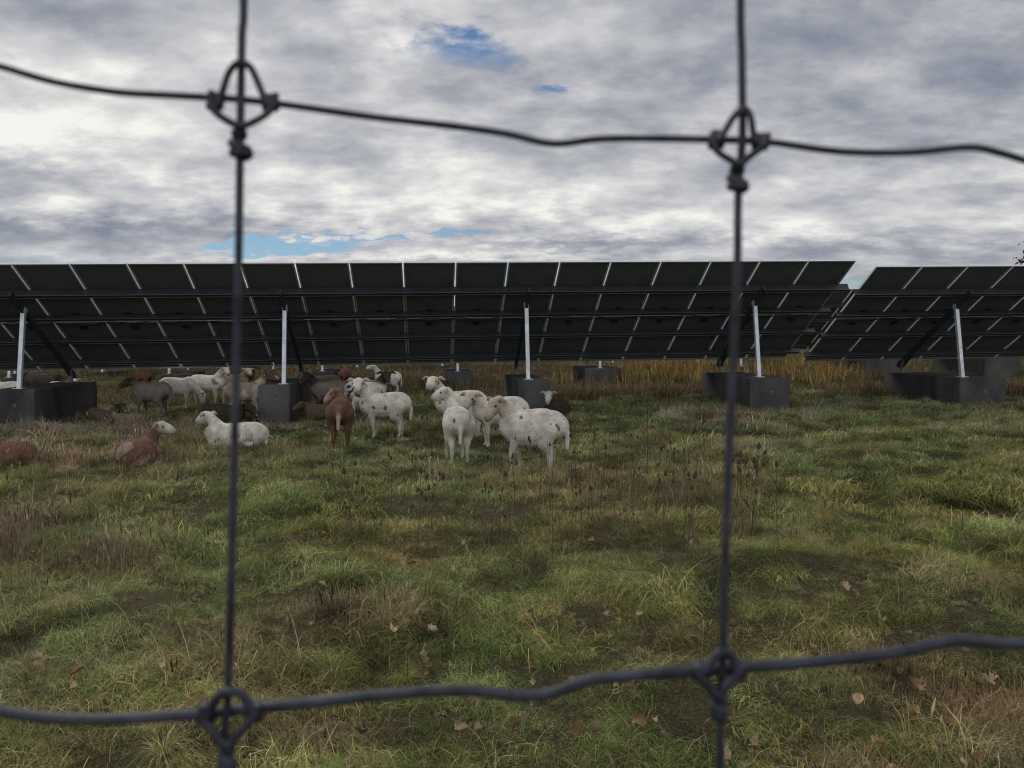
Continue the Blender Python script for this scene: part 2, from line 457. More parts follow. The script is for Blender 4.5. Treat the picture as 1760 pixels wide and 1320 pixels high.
# row 2 and 3
def feetof(t): return [f for f, k in t[1]]
O2, lg, n2 = far_row(26.2, -24, 13.2, (23, 295, 555, 785, 1027, 1267), '')
ra = table(O2, 0, n2, [lg[0]-4.7]+lg, 'solar table of the second row, seen under and beyond the long front table', detailed=False, hdef=.52)
O2b, lgb, n2b = far_row(26.2, 13.9, 30, (1500, 1700), '')
rb = table(O2b, 0, n2b, lgb+[lgb[-1]+4.7], 'solar table of the second row behind the right front table', detailed=False)
w2 = ['far block beyond the left edge of the photo, in the second row', 'far block mostly hidden behind the long block at the left edge', 'far low block behind the dark sheep and the grazing white one on the left',
      'far block just left of the small far brown sheep showing its rump', 'far grey block in the dry grass right of the staring white sheep', 'far low wide grey block in brown grass right of the black white-faced sheep',
      'far block in golden grass behind the right fence wire', 'far block low under the right table, just right of the gap', 'far block behind the wide grey block at the right edge', 'far block beyond the right edge of the photo, in the second row']
for i, ft in enumerate(feetof(ra)+feetof(rb)): block(ft, 0, (.7 if i != 4 else .8)+(.5 if i == 5 else 0)+(.6 if i > 6 else 0), w2[i], .05)
O3, lg3, n3 = far_row(38.5, -30, 16, (30, 179, 326, 471, 614, 759, 905, 1050, 1195), '')
rc = table(O3, 0, n3, lg3, 'farthest solar table, only its leg ends show under the front table', detailed=False, hdef=.20)
for i, ft in enumerate(feetof(rc)): block(ft, 0, .75, 'tiny farthest concrete block in the third row of tables', 0, 'farthest blocks of the third row')

# ------------------------------------------------------------------ fence
FY = .246
def fp(px, py, dy=0.0): return at_depth(px, py, FY+dy)
fence = empty('wire_fence', (0, FY, gz(0, FY)))
finv = -Vector(fence.location)
tag(fence, 'dark weathered woven wire fence close to the camera with knotted crossings', 'wire fence')
def wire_obj(name, pts, r, n=10, sub=6, parent=None):
    c = catmull(pts, sub); b = MB(); b.tube([p+finv for p in c], r, n)
    return b.build(name, M['wire'], parent or fence, True)
W = .15*1.0
def ext(pts, side): # horizontal run continues past the frame
    out = []; last = pts[-1] if side > 0 else pts[0]
    for i, dx in enumerate((.012, .03, .06, .1, .2, .3, .4, .5, .6, .7)): out.append(last+Vector((side*dx, 0, -side*.006*sin(i*.55)-(side > 0)*.0025*min(i, 3)*.5)))
    return out if side > 0 else out[::-1]
hu = [fp(*p) for p in [(-40, 108), (0, 114), (90, 140), (200, 158), (300, 164), (414, 171), (520, 184), (640, 201), (780, 217), (870, 230), (950, 247), (1030, 239), (1120, 238), (1230, 240), (1320, 244), (1440, 260), (1560, 262), (1665, 253), (1720, 263), (1780, 279)]]
hl = [fp(*p) for p in [(-40, 1217), (0, 1222), (70, 1233), (170, 1237), (270, 1232), (395, 1222), (520, 1209), (700, 1191), (810, 1187), (890, 1196), (945, 1192), (1010, 1170), (1100, 1160), (1240, 1150), (1400, 1138), (1540, 1122), (1600, 1108), (1650, 1100), (1720, 1106), (1800, 1107)]]
wire_obj('horizontal_wire', ext(hu, -1)+hu+ext(hu, 1), .00105)
wire_obj('horizontal_wire', ext(hl, -1)+hl+ext(hl, 1), .0017)
v1 = [fp(*p, -.003) for p in [(418, -60), (416, 60), (414, 165), (412, 300), (410, 450), (406, 640), (401, 850), (396, 1050), (391, 1210), (388, 1330)]]
v2 = [fp(*p, -.003) for p in [(1273, -60), (1275, 100), (1276, 235), (1269, 330), (1267, 480), (1259, 650), (1250, 850), (1244, 1050), (1241, 1150), (1236, 1330)]]
def down(pts, seed):
    a = pts[-1]; out = []
    for i in range(1, 12):
        out.append(Vector((a.x-.002*i+.004*sin(i*1.3+seed), a.y, a.z-.125*i)))
    return [p for p in out if p.z > .02]
def upw(pts): return [pts[0]+Vector((0, 0, .12))]
wire_obj('vertical_wire', upw(v1)+v1+down(v1, 0), .00118)
wire_obj('vertical_wire', upw(v2)+v2+down(v2, 2), .00118)
ztop, zbot = hu[10].z, hl[10].z; sp = ztop-zbot
for i in range(1, 8):
    z = zbot-i*min(sp, .165)
    if z > .05: wire_obj('horizontal_wire', [Vector((x*.15, FY, z+.006*sin(x*1.7+i*2.1))) for x in range(-9, 10)], .0015)
wire_obj('horizontal_wire', [Vector((x*.15, FY, ztop+sp+.006*sin(x*1.7))) for x in range(-9, 10)], .0015)
for i in (-6, -5, -4, -3, -2, 1, 2, 3, 4, 5):
    x0 = v1[4].x+(i*.15 if i < 0 else (v2[4].x-v1[4].x)+i*.15)
    if i == 0: continue
    wire_obj('vertical_wire', [Vector((x0-.004*j+.003*sin(j*1.7+i), FY-.003, ztop+.18-j*.14)) for j in range(0, 14) if ztop+.18-j*.14 > .0], .00135)
x0 = v1[4].x-.15
wire_obj('vertical_wire', [Vector((x0-.004*j, FY-.003, ztop+.18-j*.14)) for j in range(0, 14) if ztop+.18-j*.14 > .0], .00135)
def knot(cx, cy, s, up, lo, tw, blobs, r=.00105):
    k = empty('knot', fp(cx, cy)+finv); k.parent = fence; k.location = (0, 0, 0)
    def q(p, d=-.006): return fp(cx+p[0]*s, cy+p[1]*s, d)
    wire_obj('tie_wire', [q(p) for p in up], r, 8, 5, k)
    wire_obj('tie_wire', [q(p) for p in lo], r, 8, 5, k)
    # twisted tail hugging the vertical wire
    pts = []
    (x0, y0), (x1, y1) = tw
    n = 26
    for i in range(n+1):
        t = i/n; a = t*2*pi*3.2
        amp = (5.5+7.0*(t > .45))*s*(1 if cy < 600 else .55)
        pts.append(fp(cx+x0*s+(x1-x0)*s*t+amp*cos(a), cy+y0*s+(y1-y0)*s*t+6*s*cos(a*.5), -.003+amp*sin(a)*FY/FPX))
    wire_obj('twist', pts, r*1.45, 8, 3, k)
    for (x, y, rr, hx) in blobs:   # coil of the tie round the horizontal wire
        pts = []
        for i in range(22):
            a = i/21*2*pi*2.3
            pts.append(fp(cx+(x+hx*(i/21-.5))*s, cy+y*s+rr*s*cos(a), rr*s*sin(a)*FY/FPX))
        wire_obj('coil', pts, r*1.3, 8, 3, k)
knot(414, 170, 1.0, [(-42, 12), (-34, -4), (-22, -42), (-8, -60), (4, -62), (18, -52), (32, -22), (42, 2), (50, 12)],
     [(-50, -14), (-52, 6), (-44, 22), (-22, 38), (0, 47), (20, 40), (44, 26), (58, 8), (60, -10)], ((-4, 50), (1, 104)), [(-44, 4, 9, 18), (52, 6, 9, 18)])
knot(1274, 240, .92, [(-44, 2), (-32, -14), (-16, -40), (0, -56), (10, -56), (18, -42), (22, -16), (26, 2), (34, 10)],
     [(-52, -6), (-50, 12), (-42, 24), (-20, 38), (-2, 46), (12, 34), (34, 18), (46, 4), (50, -12)], ((-8, 46), (-6, 98)), [(-46, 0, 11, 18), (36, 4, 9, 20)])
knot(394, 1222, .90, [(-44, 10), (-32, -12), (-14, -34), (4, -38), (24, -32), (38, -12), (46, 6)],
     [(-48, -10), (-48, 18), (-36, 34), (-16, 58), (-2, 66), (14, 46), (36, 24), (52, 2), (54, -12)], ((-4, 62), (-4, 116)), [(-44, 6, 11, 18), (48, 0, 11, 18)], .00145)
knot(1241, 1151, .80, [(-40, 6), (-26, -14), (-8, -34), (8, -36), (24, -24), (30, -6), (34, 8)],
     [(-50, -8), (-48, 12), (-38, 26), (-20, 44), (-6, 56), (6, 40), (24, 20), (40, 4), (44, -10)], ((-8, 50), (-8, 108)), [(-44, 2, 11, 18), (36, 0, 11, 18)], .00145)

# ------------------------------------------------------------------ sheep
WHITE = (.70, .665, .585); CREAM = (.56, .50, .41); BROWN = (.125, .066, .046); TAN = (.30, .22, .15); GREY = (.17, .15, .135)
DARK = (.028, .022, .02); BLACK = (.014, .012, .012); PINK = (.42, .26, .22); SPOT = (.03, .026, .024)
def sheep(px, py, heading, label, pose='stand', body=WHITE, head=None, face=None, neck=None, legs=None, tail=None, yaw=0, pitch=20, neckup=.24, neckyaw=None,
          scale=1.0, spots=0, patches=None, sd=0, graze=False, vox=.016, fat=1.0, xb=.71):
    head = head or body; neck = neck or body; legs = legs or body; tail = tail or body; face = face or head
    rnd = random.Random(sd*31+5)
    caps = []   # (p0,r0,p1,r1,color,part)
    XB = xb
    def cap(p0, r0, p1, r1, col, rel=False):
        if not rel: p0 = (p0[0]*XB, p0[1], p0[2]); p1 = (p1[0]*XB, p1[1], p1[2])
        caps.append((Vector(p0), r0, Vector(p1), r1, col))
    lie = pose == 'lie'
    zb = -.37 if lie else 0
    f = fat
    B = [((-.43, 0, .565+zb), .155), ((-.35, 0, .565+zb), .195), ((-.20, 0, .555+zb), .203*f), ((0, 0, .530+zb), .213*f), ((.16, 0, .535+zb), .202*f), ((.29, 0, .55+zb), .180), ((.37, 0, .59+zb), .135)]
    for a, b in zip(B, B[1:]): cap(a[0], a[1], b[0], b[1], body)
    cap((-.30, 0, .675+zb), .075, (.02, 0, .66+zb), .07, body); cap((.02, 0, .66+zb), .07, (.30, 0, .675+zb), .065, body)
    ny = neckyaw if neckyaw is not None else yaw*.45
    ny, yw, pt = radians(ny), radians(yaw), radians(pitch)
    n0 = Vector((.225, 0, .64+zb))
    if graze: nk = n0+Vector((.24*cos(ny), .24*sin(ny), -.26)); 
    else: nk = n0+Vector((.165*cos(ny), .165*sin(ny), neckup))
    cap(n0, .125, (n0+nk)/2+Vector((0, 0, .0)), .095, neck, True); cap((n0+nk)/2, .095, nk, .072, neck, True)
    cap((.235, 0, .50+zb), .122, (n0+nk)/2-Vector((0, 0, .03)), .075, neck, True)
    hd = Vector((cos(yw)*cos(pt), sin(yw)*cos(pt), -sin(pt))); side = Vector((-sin(yw), cos(yw), 0)); hu_ = side.cross(hd)*-1
    hu_ = hd.cross(side); 
    if hu_.z < 0 and pt < 1.2: hu_ = -hu_
    sk = nk+hd*.035+hu_*.02; K = 1.22
    cap(nk, .078, sk+hd*.03, .078*K*.95, head, True)
    cap(sk+hd*.03, .070*K, sk+hd*.10*K-hu_*.008, .058*K, head, True)
    cap(sk+hd*.10*K-hu_*.008, .056*K, sk+hd*.16*K-hu_*.022, .043*K, face, True)
    nose = tuple(x*(.12 if max(body) > .3 else .3) for x in PINK)
    cap(sk+hd*.173*K-hu_*.028, .036*K, sk+hd*.181*K-hu_*.034, .036*K, nose, True)
    cap(sk+hd*.05*K-hu_*.04, .045*K, sk+hd*.15*K-hu_*.05, .030*K, face, True)
    for s in (-1, 1):       # ears
        e0 = sk+side*s*.06+hu_*.034-hd*.012
        e1 = e0+side*s*.065-hd*.014+hu_*.006; e2 = e1+side*s*.075-hu_*.030+hd*.006
        cap(e0, .018, e1, .034, tuple(x*.8 for x in head), True); cap(e1, .034, e2, .015, tuple(x*.6 for x in head), True)
    if not lie:
        j = lambda a: rnd.uniform(-a, a)
        for s in (-1, 1):
            fx = .25+j(.05)
            cap((.27, s*.10, .46), .085, (.25, s*.115, .37), .055, body)
            cap((.25, s*.115, .37), .055, (fx+.01, s*.115, .22), .034, legs); cap((fx+.01, s*.115, .22), .030, (fx-.01, s*.115, .08), .019, legs)
            cap((fx-.01, s*.115, .08), .025, (fx+.015, s*.115, .02), .028, legs)
            hx = -.37+j(.05)
            cap((-.33, s*.11, .52), .145, (-.27, s*.125, .38), .095, body)
            cap((-.27, s*.125, .38), .088, (hx-.02, s*.115, .255), .042, legs); cap((hx-.02, s*.115, .255), .040, (hx-.01, s*.115, .08), .024, legs)
            cap((hx-.01, s*.115, .08), .026, (hx+.02, s*.115, .02), .029, legs)
        tl = tail
        cap((-.56, 0, .62), .036, (-.62, .01, .47), .036, tl); cap((-.62, .01, .47), .036, (-.61, .02, .31), .027, tl)
    else:
        for s in (-1, 1):
            cap((.26, s*.12, .16), .08, (.36, s*.15, .08), .045, legs); cap((.36, s*.15, .07), .04, (.20, s*.17, .04), .026, legs)
            cap((-.28, s*.11, .20), .13, (-.12, s*.15, .12), .08, body); cap((-.12, s*.15, .1), .06, (-.32, s*.17, .05), .035, legs)
        cap((-.53, 0, .56+zb), .032, (-.56, .04, .42+zb), .028, tail)
    bm = bmesh.new()
    for (p0, r0, p1, r1, c) in caps:
        d = p1-p0; L = max(d.length, 1e-4); rot = d.to_track_quat('Z', 'Y').to_matrix() if L > 1e-3 else Matrix.Identity(3)
        nseg, nr = 14, 4; rings = []
        prof = [(-r0*cos(t*pi/2/nr), r0*sin(t*pi/2/nr)) for t in range(1, nr+1)]+[(L+r1*sin(t*pi/2/nr), r1*cos(t*pi/2/nr)) for t in range(0, nr)]
        for (z, r) in prof:
            rings.append([bm.verts.new(p0+rot @ Vector((r*cos(2*pi*q/nseg), r*sin(2*pi*q/nseg), z))) for q in range(nseg)])
        for a, b in zip(rings, rings[1:]):
            for q in range(nseg): bm.faces.new((a[q], a[(q+1) % nseg], b[(q+1) % nseg], b[q]))
        t = bm.verts.new(p0+rot @ Vector((0, 0, -r0))); u = bm.verts.new(p0+rot @ Vector((0, 0, L+r1)))
        for q in range(nseg):
            bm.faces.new((rings[0][(q+1) % nseg], rings[0][q], t)); bm.faces.new((rings[-1][q], rings[-1][(q+1) % nseg], u))
    me = bpy.data.meshes.new('tmp'); bm.to_mesh(me); bm.free()
    to = bpy.data.objects.new('tmp', me); COL.objects.link(to)
    rm = to.modifiers.new('r', 'REMESH'); rm.mode = 'VOXEL'; rm.voxel_size = vox; rm.use_smooth_shade = True
    sm = to.modifiers.new('s', 'SMOOTH'); sm.factor = .5; sm.iterations = 5
    dg = bpy.context.evaluated_depsgraph_get()
    me2 = bpy.data.meshes.new_from_object(to.evaluated_get(dg)); bpy.data.objects.remove(to)
    me2.name = 'sheep_body'
    me2.polygons.foreach_set("use_smooth", [True]*len(me2.polygons))
    n = len(me2.vertices); co = np.empty(n*3, np.float32); me2.vertices.foreach_get('co', co); co = co.reshape(n, 3)
    dist = np.empty((len(caps), n), np.float32)
    for i, (p0, r0, p1, r1, c) in enumerate(caps):
        a = np.array(p0); b = np.array(p1); ab = b-a; t = np.clip(((co-a)@ab)/max(ab@ab, 1e-8), 0, 1)
        dist[i] = np.linalg.norm(co-(a+t[:, None]*ab), axis=1)-(r0+(r1-r0)*t)
    w = np.exp(-(dist-dist.min(0))/.012); w /= w.sum(0)
    colr = (w[:, :, None]*np.array([c[4] for c in caps])[:, None, :]).sum(0)
    def fb(s, o): return vnoise(co[:, 0]+co[:, 1]*.6+o, co[:, 2]+co[:, 1]*.8, s, o)
    if patches:
        for (pc, thr, s, o) in patches:
            nz = fb(s, o+sd*1.37)+.35*fb(s*.35, o+2+sd)
            mk = np.clip((nz-thr)/.12, 0, 1)[:, None]; colr = colr*(1-mk)+np.array(pc)*mk
    if spots:
        idx = [rnd.randrange(n) for _ in range(spots)]
        for i in idx:
            r = rnd.uniform(.008, .026)*(1.3 if rnd.random() < .2 else 1); d = np.linalg.norm((co-co[i])*np.array([1, 1, .75]), axis=1)
            mk = np.clip((r-d)/.014+.5, 0, 1)[:, None]*.85; colr = colr*(1-mk)+np.array((.05, .042, .038))*mk
    # hooves, and muddied lower legs
    hf = np.clip((.045-co[:, 2])/.015, 0, 1)[:, None]
    if not lie: colr = colr*(1-hf)+np.array((.05, .045, .04))*hf
    if not lie and sum(body) > .9:      # mud-stained lower legs and belly of the pale ones
        dn = np.clip((.34-co[:, 2])/.3, 0, 1)*np.clip(.55+.6*fb(.07, 8.0), 0, 1)
        dn = dn[:, None]*.45; colr = colr*(1-dn)+np.array((.26, .20, .13))*dn
    co[:, 1] *= .86; me2.vertices.foreach_set('co', co.ravel())
    a = me2.color_attributes.new("Col", 'FLOAT_COLOR', 'POINT')
    a.data.foreach_set("color", np.concatenate([colr, np.ones((n, 1))], 1).astype(np.float32).ravel())
    gx, gy = ground(px, py)
    root = empty('sheep', (gx, gy, gz(gx, gy)-(.0 if not lie else .01)), radians(heading)); root.scale = (scale,)*3
    o = obj('body', me2, M['coat'], root)
    for s in (-1, 1):
        e = bpy.data.objects.new('eye', EYE_ME); COL.objects.link(e); e.parent = root
        e.location = sk+hd*.065+side*s*.073+hu_*.02; e.location.y *= .88
    tag(root, label, 'sheep', 'flock of sheep'); return root
b = bmesh.new(); bmesh.ops.create_icosphere(b, subdivisions=2, radius=.015); EYE_ME = bpy.data.meshes.new('eye'); b.to_mesh(EYE_ME); b.free(); EYE_ME.materials.append(M['eye'])

BLK = lambda thr, s, o: (SPOT, thr, s, o)
sheep(913, 806, 166, 'largest white sheep, nearest the camera, standing side on with dark spots and lowered turned head', sd=1, spots=26, yaw=48, pitch=46, neckup=.21, face=CREAM, head=(.5, .42, .35), neck=(.58, .50, .43), vox=.013, fat=1.12, scale=1.0, patches=[(PINK, .95, .3, 3)])
sheep(785, 788, 102, 'white sheep seen from behind, rump to the camera, left of the largest one', sd=2, spots=26, yaw=75, pitch=12, neckup=.24, neckyaw=20, vox=.013)
sheep(790, 752, 178, 'white sheep behind the rump-on one, raised head facing the camera', sd=3, spots=24, yaw=72, pitch=22, neckup=.26, neckyaw=12, patches=[BLK(1.0, .16, 4)], vox=.014)
sheep(857, 764, 186, 'white sheep with dark eye patches, its face between the rump-on sheep and the largest one', sd=4, spots=8, yaw=50, pitch=38, neckup=.12, head=CREAM, patches=[BLK(.95, .12, 7)], vox=.014)
sheep(660, 749, 182, 'white spotted sheep standing side on and staring at the camera, right of the brown one', sd=5, spots=36, yaw=84, pitch=34, neckup=.28, neckyaw=15, vox=.013)
sheep(587, 764, 98, 'reddish brown sheep seen from behind with a pale tail, left of the staring white sheep', sd=6, body=BROWN, head=(.30, .14, .09), face=CREAM, legs=(.12, .045, .03), tail=(.50, .38, .30), yaw=88, pitch=30, neckup=.15, neckyaw=30, vox=.014)
sheep(553, 722, 180, 'brown sheep lying half hidden beside the block behind the brown standing one', 'lie', sd=7, body=(.085, .048, .036), yaw=20, neckup=.08, scale=.85)
sheep(566, 712, 182, 'grey woolled sheep with a black head, behind the brown rump-on sheep', sd=8, body=(.20, .18, .16), head=BLACK, neck=DARK, legs=DARK, yaw=45, pitch=20, neckup=.18)
sheep(556, 694, 184, 'dark brown sheep standing behind the grey one with the black head', sd=9, body=(.05, .042, .036), head=BLACK, yaw=30, neckup=.14)
sheep(594, 674, 98, 'small far brown sheep, rump to the camera, under the panels', sd=10, body=(.15, .068, .045), scale=.95, neckup=.05, yaw=20)
sheep(632, 716, 4, 'white sheep with black blotches and a dark blazed face, behind the staring one', sd=11, body=WHITE, patches=[BLK(.75, .13, 2)], head=DARK, face=DARK, neck=DARK, yaw=-75, pitch=25, neckup=.21, neckyaw=-20)
sheep(666, 676, 200, 'far white sheep with raised head above the dark blazed face', sd=12, scale=.92, spots=5, yaw=-10, pitch=5, neckup=.24)
sheep(956, 716, 242, 'black sheep with a white face lying to the right of a concrete block', 'lie', sd=13, body=BLACK, neck=DARK, head=(.45, .42, .38), face=(.55, .50, .45), yaw=22, pitch=35, neckup=.24)
sheep(404, 776, 181, 'white sheep lying in the grass with raised head, crossed by the left fence wire', 'lie', sd=14, body=WHITE, yaw=-25, pitch=18, neckup=.20, scale=.92, xb=.88, spots=3, vox=.013)
sheep(240, 800, 84, 'reddish brown sheep with a pale face lying back to the camera, looking right', 'lie', sd=15, body=(.17, .088, .066), head=CREAM, face=WHITE, neck=BROWN, patches=[((.36, .27, .22), .42, .14, 5)], yaw=-80, pitch=10, neckup=.20, neckyaw=-25, vox=.013, scale=.95)
sheep(10, 806, 200, 'brown sheep lying cut off by the left edge of the photo', 'lie', sd=16, body=(.18, .085, .06), patches=[((.34, .25, .20), .55, .3, 5)], yaw=10, vox=.014, scale=.8)
sheep(308, 704, 14, 'white sheep grazing with its head hidden, left of the one with the grey shoulder', sd=17, graze=True, pitch=75, yaw=0)
sheep(358, 700, 8, 'white sheep with a grey shoulder standing side on, its head behind the left wire', sd=18, patches=[((.22, .19, .17), .45, .35, 1)], yaw=-55, pitch=25, neckup=.24, neckyaw=-12)
sheep(386, 726, 5, 'black sheep with a small white patch, low in front of the grey shouldered one', 'lie', sd=19, body=BLACK, patches=[(WHITE, 1.05, .2, 3)], yaw=-20, neckup=.05)
sheep(424, 716, 14, 'patchy tan and white sheep, its brown head beside the second concrete block', sd=20, body=(.36, .30, .24), legs=CREAM, patches=[(CREAM, .15, .16, 2)], head=(.12, .08, .06), neck=TAN, yaw=-10, pitch=12, neckup=.20)
sheep(402, 690, 20, 'sheep with a pale cheek behind the patchy one, just right of the wire', sd=21, body=TAN, head=CREAM, yaw=-70, pitch=20, neckup=.2, scale=.95)
sheep(415, 680, 10, 'dark sheep farthest back beside the left wire, only its head top shows', sd=22, body=DARK, yaw=-40, neckup=.22, scale=.95)
sheep(260, 716, 176, 'grey brown sheep standing side on facing left, with a dark front', sd=23, body=(.19, .165, .145), head=DARK, neck=(.07, .06, .05), legs=(.14, .12, .10), yaw=15, pitch=20, neckup=.12)
sheep(12, 700, 182, 'white sheep behind the left block at the photo edge, only its back shows', sd=24, scale=.80, graze=True, pitch=60)
sheep(108, 699, 8, 'small white sheep behind the left block, its face turned to the camera', sd=25, scale=.76, yaw=-78, pitch=20, neckup=.12, neckyaw=-10)
sheep(180, 722, 4, 'brown and white sheep lying right of the left block with a dark head', 'lie', sd=26, body=(.09, .065, .05), patches=[((.3, .26, .2), .5, .2, 4)], head=DARK, yaw=-30, neckup=.12, scale=.8)
sheep(222, 732, 178, 'dull tan sheep lying low in the grass in front of the grey brown one', 'lie', sd=27, body=(.16, .13, .10), yaw=0, neckup=.0, pitch=40, scale=.7)
sheep(74, 690, 10, 'dark brown sheep standing behind the left block between two white ones', sd=28, body=(.06, .045, .038), yaw=10, neckup=.02, pitch=50, scale=.95)
sheep(312, 690, 178, 'dark sheep standing behind the grazing white one', sd=29, body=DARK, yaw=10, neckup=.0, pitch=50)
sheep(246, 670, 178, 'far reddish brown sheep, a small patch of colour under the panels', sd=30, body=(.17, .08, .05), graze=True, scale=.8, pitch=60)

# ------------------------------------------------------------------ vegetation templates
TPL = bpy.data.collections.new('plant_templates')    # not linked to the scene: sources for the stuff objects only
def blade(mb, x, y, h, w, lean, az, curl, col, seg=3, z0=-.02):
    dx, dy = cos(az), sin(az); px_, py_ = -sin(az+random.uniform(-.9, .9)), cos(az+random.uniform(-.9, .9))
    vs = []; fs = []
    for i in range(seg+1):
        t = i/seg; s = t*h; b = lean*t+curl*t*t
        hx = x+dx*s*sin(min(b, 1.9)); hy = y+dy*s*sin(min(b, 1.9)); hz = z0+s*cos(min(b, 1.75))
        ww = w*(1-t)**.7/2 if i < seg else 0
        if i < seg: vs += [(hx-px_*ww, hy-py_*ww, hz), (hx+px_*ww, hy+py_*ww, hz)]
        else: vs += [(hx, hy, hz)]
    for i in range(seg-1): fs.append((2*i, 2*i+1, 2*i+3, 2*i+2))
    fs.append((2*seg-2, 2*seg-1, 2*seg)); mb.add(vs, fs, col)
def tuft_tpl(name, n, rad, h, w, lean, curl, pal, mat, seg=3, common=None, headed=0, strays=2):
    mb = MB(); az0 = random.uniform(0, 2*pi)
    for i in range(n):
        a = random.uniform(0, 2*pi); r = rad*sqrt(random.random())
        az = a+random.gauss(0, .7) if common is None else az0+random.gauss(0, common)
        c = random.choices(pal, weights=[p[1] for p in pal])[0][0]; v = random.uniform(.35, 1.6)
        hh = h*random.uniform(.45, 1.15)
        le = abs(random.gauss(lean, .35))
        blade(mb, r*cos(a), r*sin(a), hh, w*random.uniform(.6, 1.3), le, az, random.gauss(curl, .4), tuple(x*v for x in c), seg)
        if headed and random.random() < headed:
            b = min(le+curl, 1.5); tip = Vector((r*cos(a)+cos(az)*hh*sin(b), r*sin(a)+sin(az)*hh*sin(b), hh*cos(b)))
            q = Vector((random.gauss(0, .2), random.gauss(0, .2), 1)).normalized()
            mb.tube([tip-q*.035, tip-q*.01, tip+q*.03], [.001, .005, .001], 4, tuple(x*v*.9 for x in c))
    for i in range(strays):     # a few long pale dead blades lying over the rest
        a = random.uniform(0, 6.28); blade(mb, rad*cos(a)*.6, rad*sin(a)*.6, h*random.uniform(1.2, 2.2), w*.8, random.uniform(.5, 1.2), random.uniform(0, 6.28), random.uniform(.2, 1.0), tuple(x*random.uniform(.8, 1.3) for x in T1c), 5)
    me = mb.mesh(name); me.materials.append(mat)
    o = bpy.data.objects.new(name, me); TPL.objects.link(o); return o
G1 = (.148, .182, .044); G2 = (.222, .246, .074); G3 = (.074, .104, .026); Y1 = (.35, .285, .115); T1c = (.48, .395, .23); T2c = (.27, .20, .115); R1 = (.165, .105, .068)
green = [(G1, 5), (G2, 4.5), (G3, 2.6), (Y1, 1.3), (T1c, .7)]
mixed = [(G1, 3), (G2, 3), (G3, 1.5), (Y1, 2.5), (T1c, 1.6), (T2c, 1.2)]
dryp = [(T1c, 3), (T2c, 4), (Y1, 2.5), (R1, 1.8), (G2, 1)]
redp = [(R1, 2.5), (T2c, 4), (T1c, 1.4), (G1, 1.2)]
goldp = [((.56, .39, .12), 3), ((.42, .30, .11), 3), (T2c, 2), ((.22, .11, .05), 1)]
near_t = [[tuft_tpl('g', 130, .085, .10, .0029, .8, .9, green, M['grass'], 4, .8) for _ in range(3)],
          [tuft_tpl('m', 120, .085, .115, .0027, .8, 1.0, mixed, M['grass'], 4, .8) for _ in range(3)],
          [tuft_tpl('d', 110, .07, .19, .0023, .65, .8, dryp, M['dry'], 4, 1.1, .05) for _ in range(3)],
          [tuft_tpl('w', 70, .10, .40, .0021, .15, .35, redp, M['dry'], 4, None, .5) for _ in range(3)]]
mid_t = [[tuft_tpl('g', 120, .15, .115, .0052, .7, .7, green, M['grass'], 3, 1.0) for _ in range(3)],
         [tuft_tpl('m', 120, .15, .13, .0050, .7, .7, mixed, M['grass'], 3, 1.0) for _ in range(3)],
         [tuft_tpl('d', 100, .12, .22, .0044, .5, .7, dryp, M['dry'], 3, None, .05) for _ in range(3)],
         [tuft_tpl('w', 60, .13, .46, .0034, .12, .3, redp, M['dry'], 3, None, .4) for _ in range(3)]]
far_t = [[tuft_tpl('f', 70, .35, .20, .014, .4, .5, green, M['grass'], 2) for _ in range(2)],
         [tuft_tpl('fd', 70, .30, .40, .012, .25, .4, dryp, M['dry'], 2) for _ in range(2)],
         [tuft_tpl('y', 50, .30, .62, .016, .12, .3, goldp, M['dry'], 2) for _ in range(2)]]
def tussock(name, n, rad, h, w, pal, mat, seg=5):
    mb = MB(); ax_, ay_ = random.gauss(0, .25), random.gauss(0, .25)
    for i in range(n):
        a = random.uniform(0, 2*pi); r = rad*.45*random.random()**.8; q = random.random()
        c = random.choices(pal, weights=[p[1] for p in pal])[0][0]; v = random.uniform(.4, 1.6)
        lean = .12+.75*q+abs(ax_); blade(mb, r*cos(a), r*sin(a), h*random.uniform(.55, 1.15), w*random.uniform(.6, 1.2), lean, a+random.gauss(0, .8)+ax_*2, .5+1.0*q+random.gauss(0, .45), tuple(x*v for x in c), seg)
    me = mb.mesh(name); me.materials.append(mat)
    o = bpy.data.objects.new(name, me); TPL.objects.link(o); return o
wispy = [((.17, .105, .075), 4), ((.22, .155, .11), 3), ((.12, .08, .06), 2), ((.30, .23, .16), 1)]
tus_t = [[tussock('tg', 300, .13, .27, .0029, green, M['grass']) for _ in range(3)],
         [tussock('td', 260, .12, .30, .0026, [(T1c, 3), (T2c, 3), (Y1, 3), (G1, 2.5)], M['dry']) for _ in range(3)],
         [tuft_tpl('wi', 60, .13, .58, .0021, .14, .38, wispy, M['dry'], 5, None, .25, 0) for _ in range(2)]]
flat = [o for g in (near_t+mid_t+far_t+tus_t) for o in g]
IDX = {o.name: i for i, o in enumerate(sorted(flat, key=lambda o: o.name))}
# instance order in Pick Instance follows the collection's children sorted by name, so give explicit sortable names
for i, o in enumerate(flat): o.name = 't%03d' % i
gi = {}
i = 0
for key, grp in (('near', near_t), ('mid', mid_t), ('far', far_t), ('tus', tus_t)):
    for j, g in enumerate(grp):
        gi[key, j] = list(range(i, i+len(g))); i += len(g)

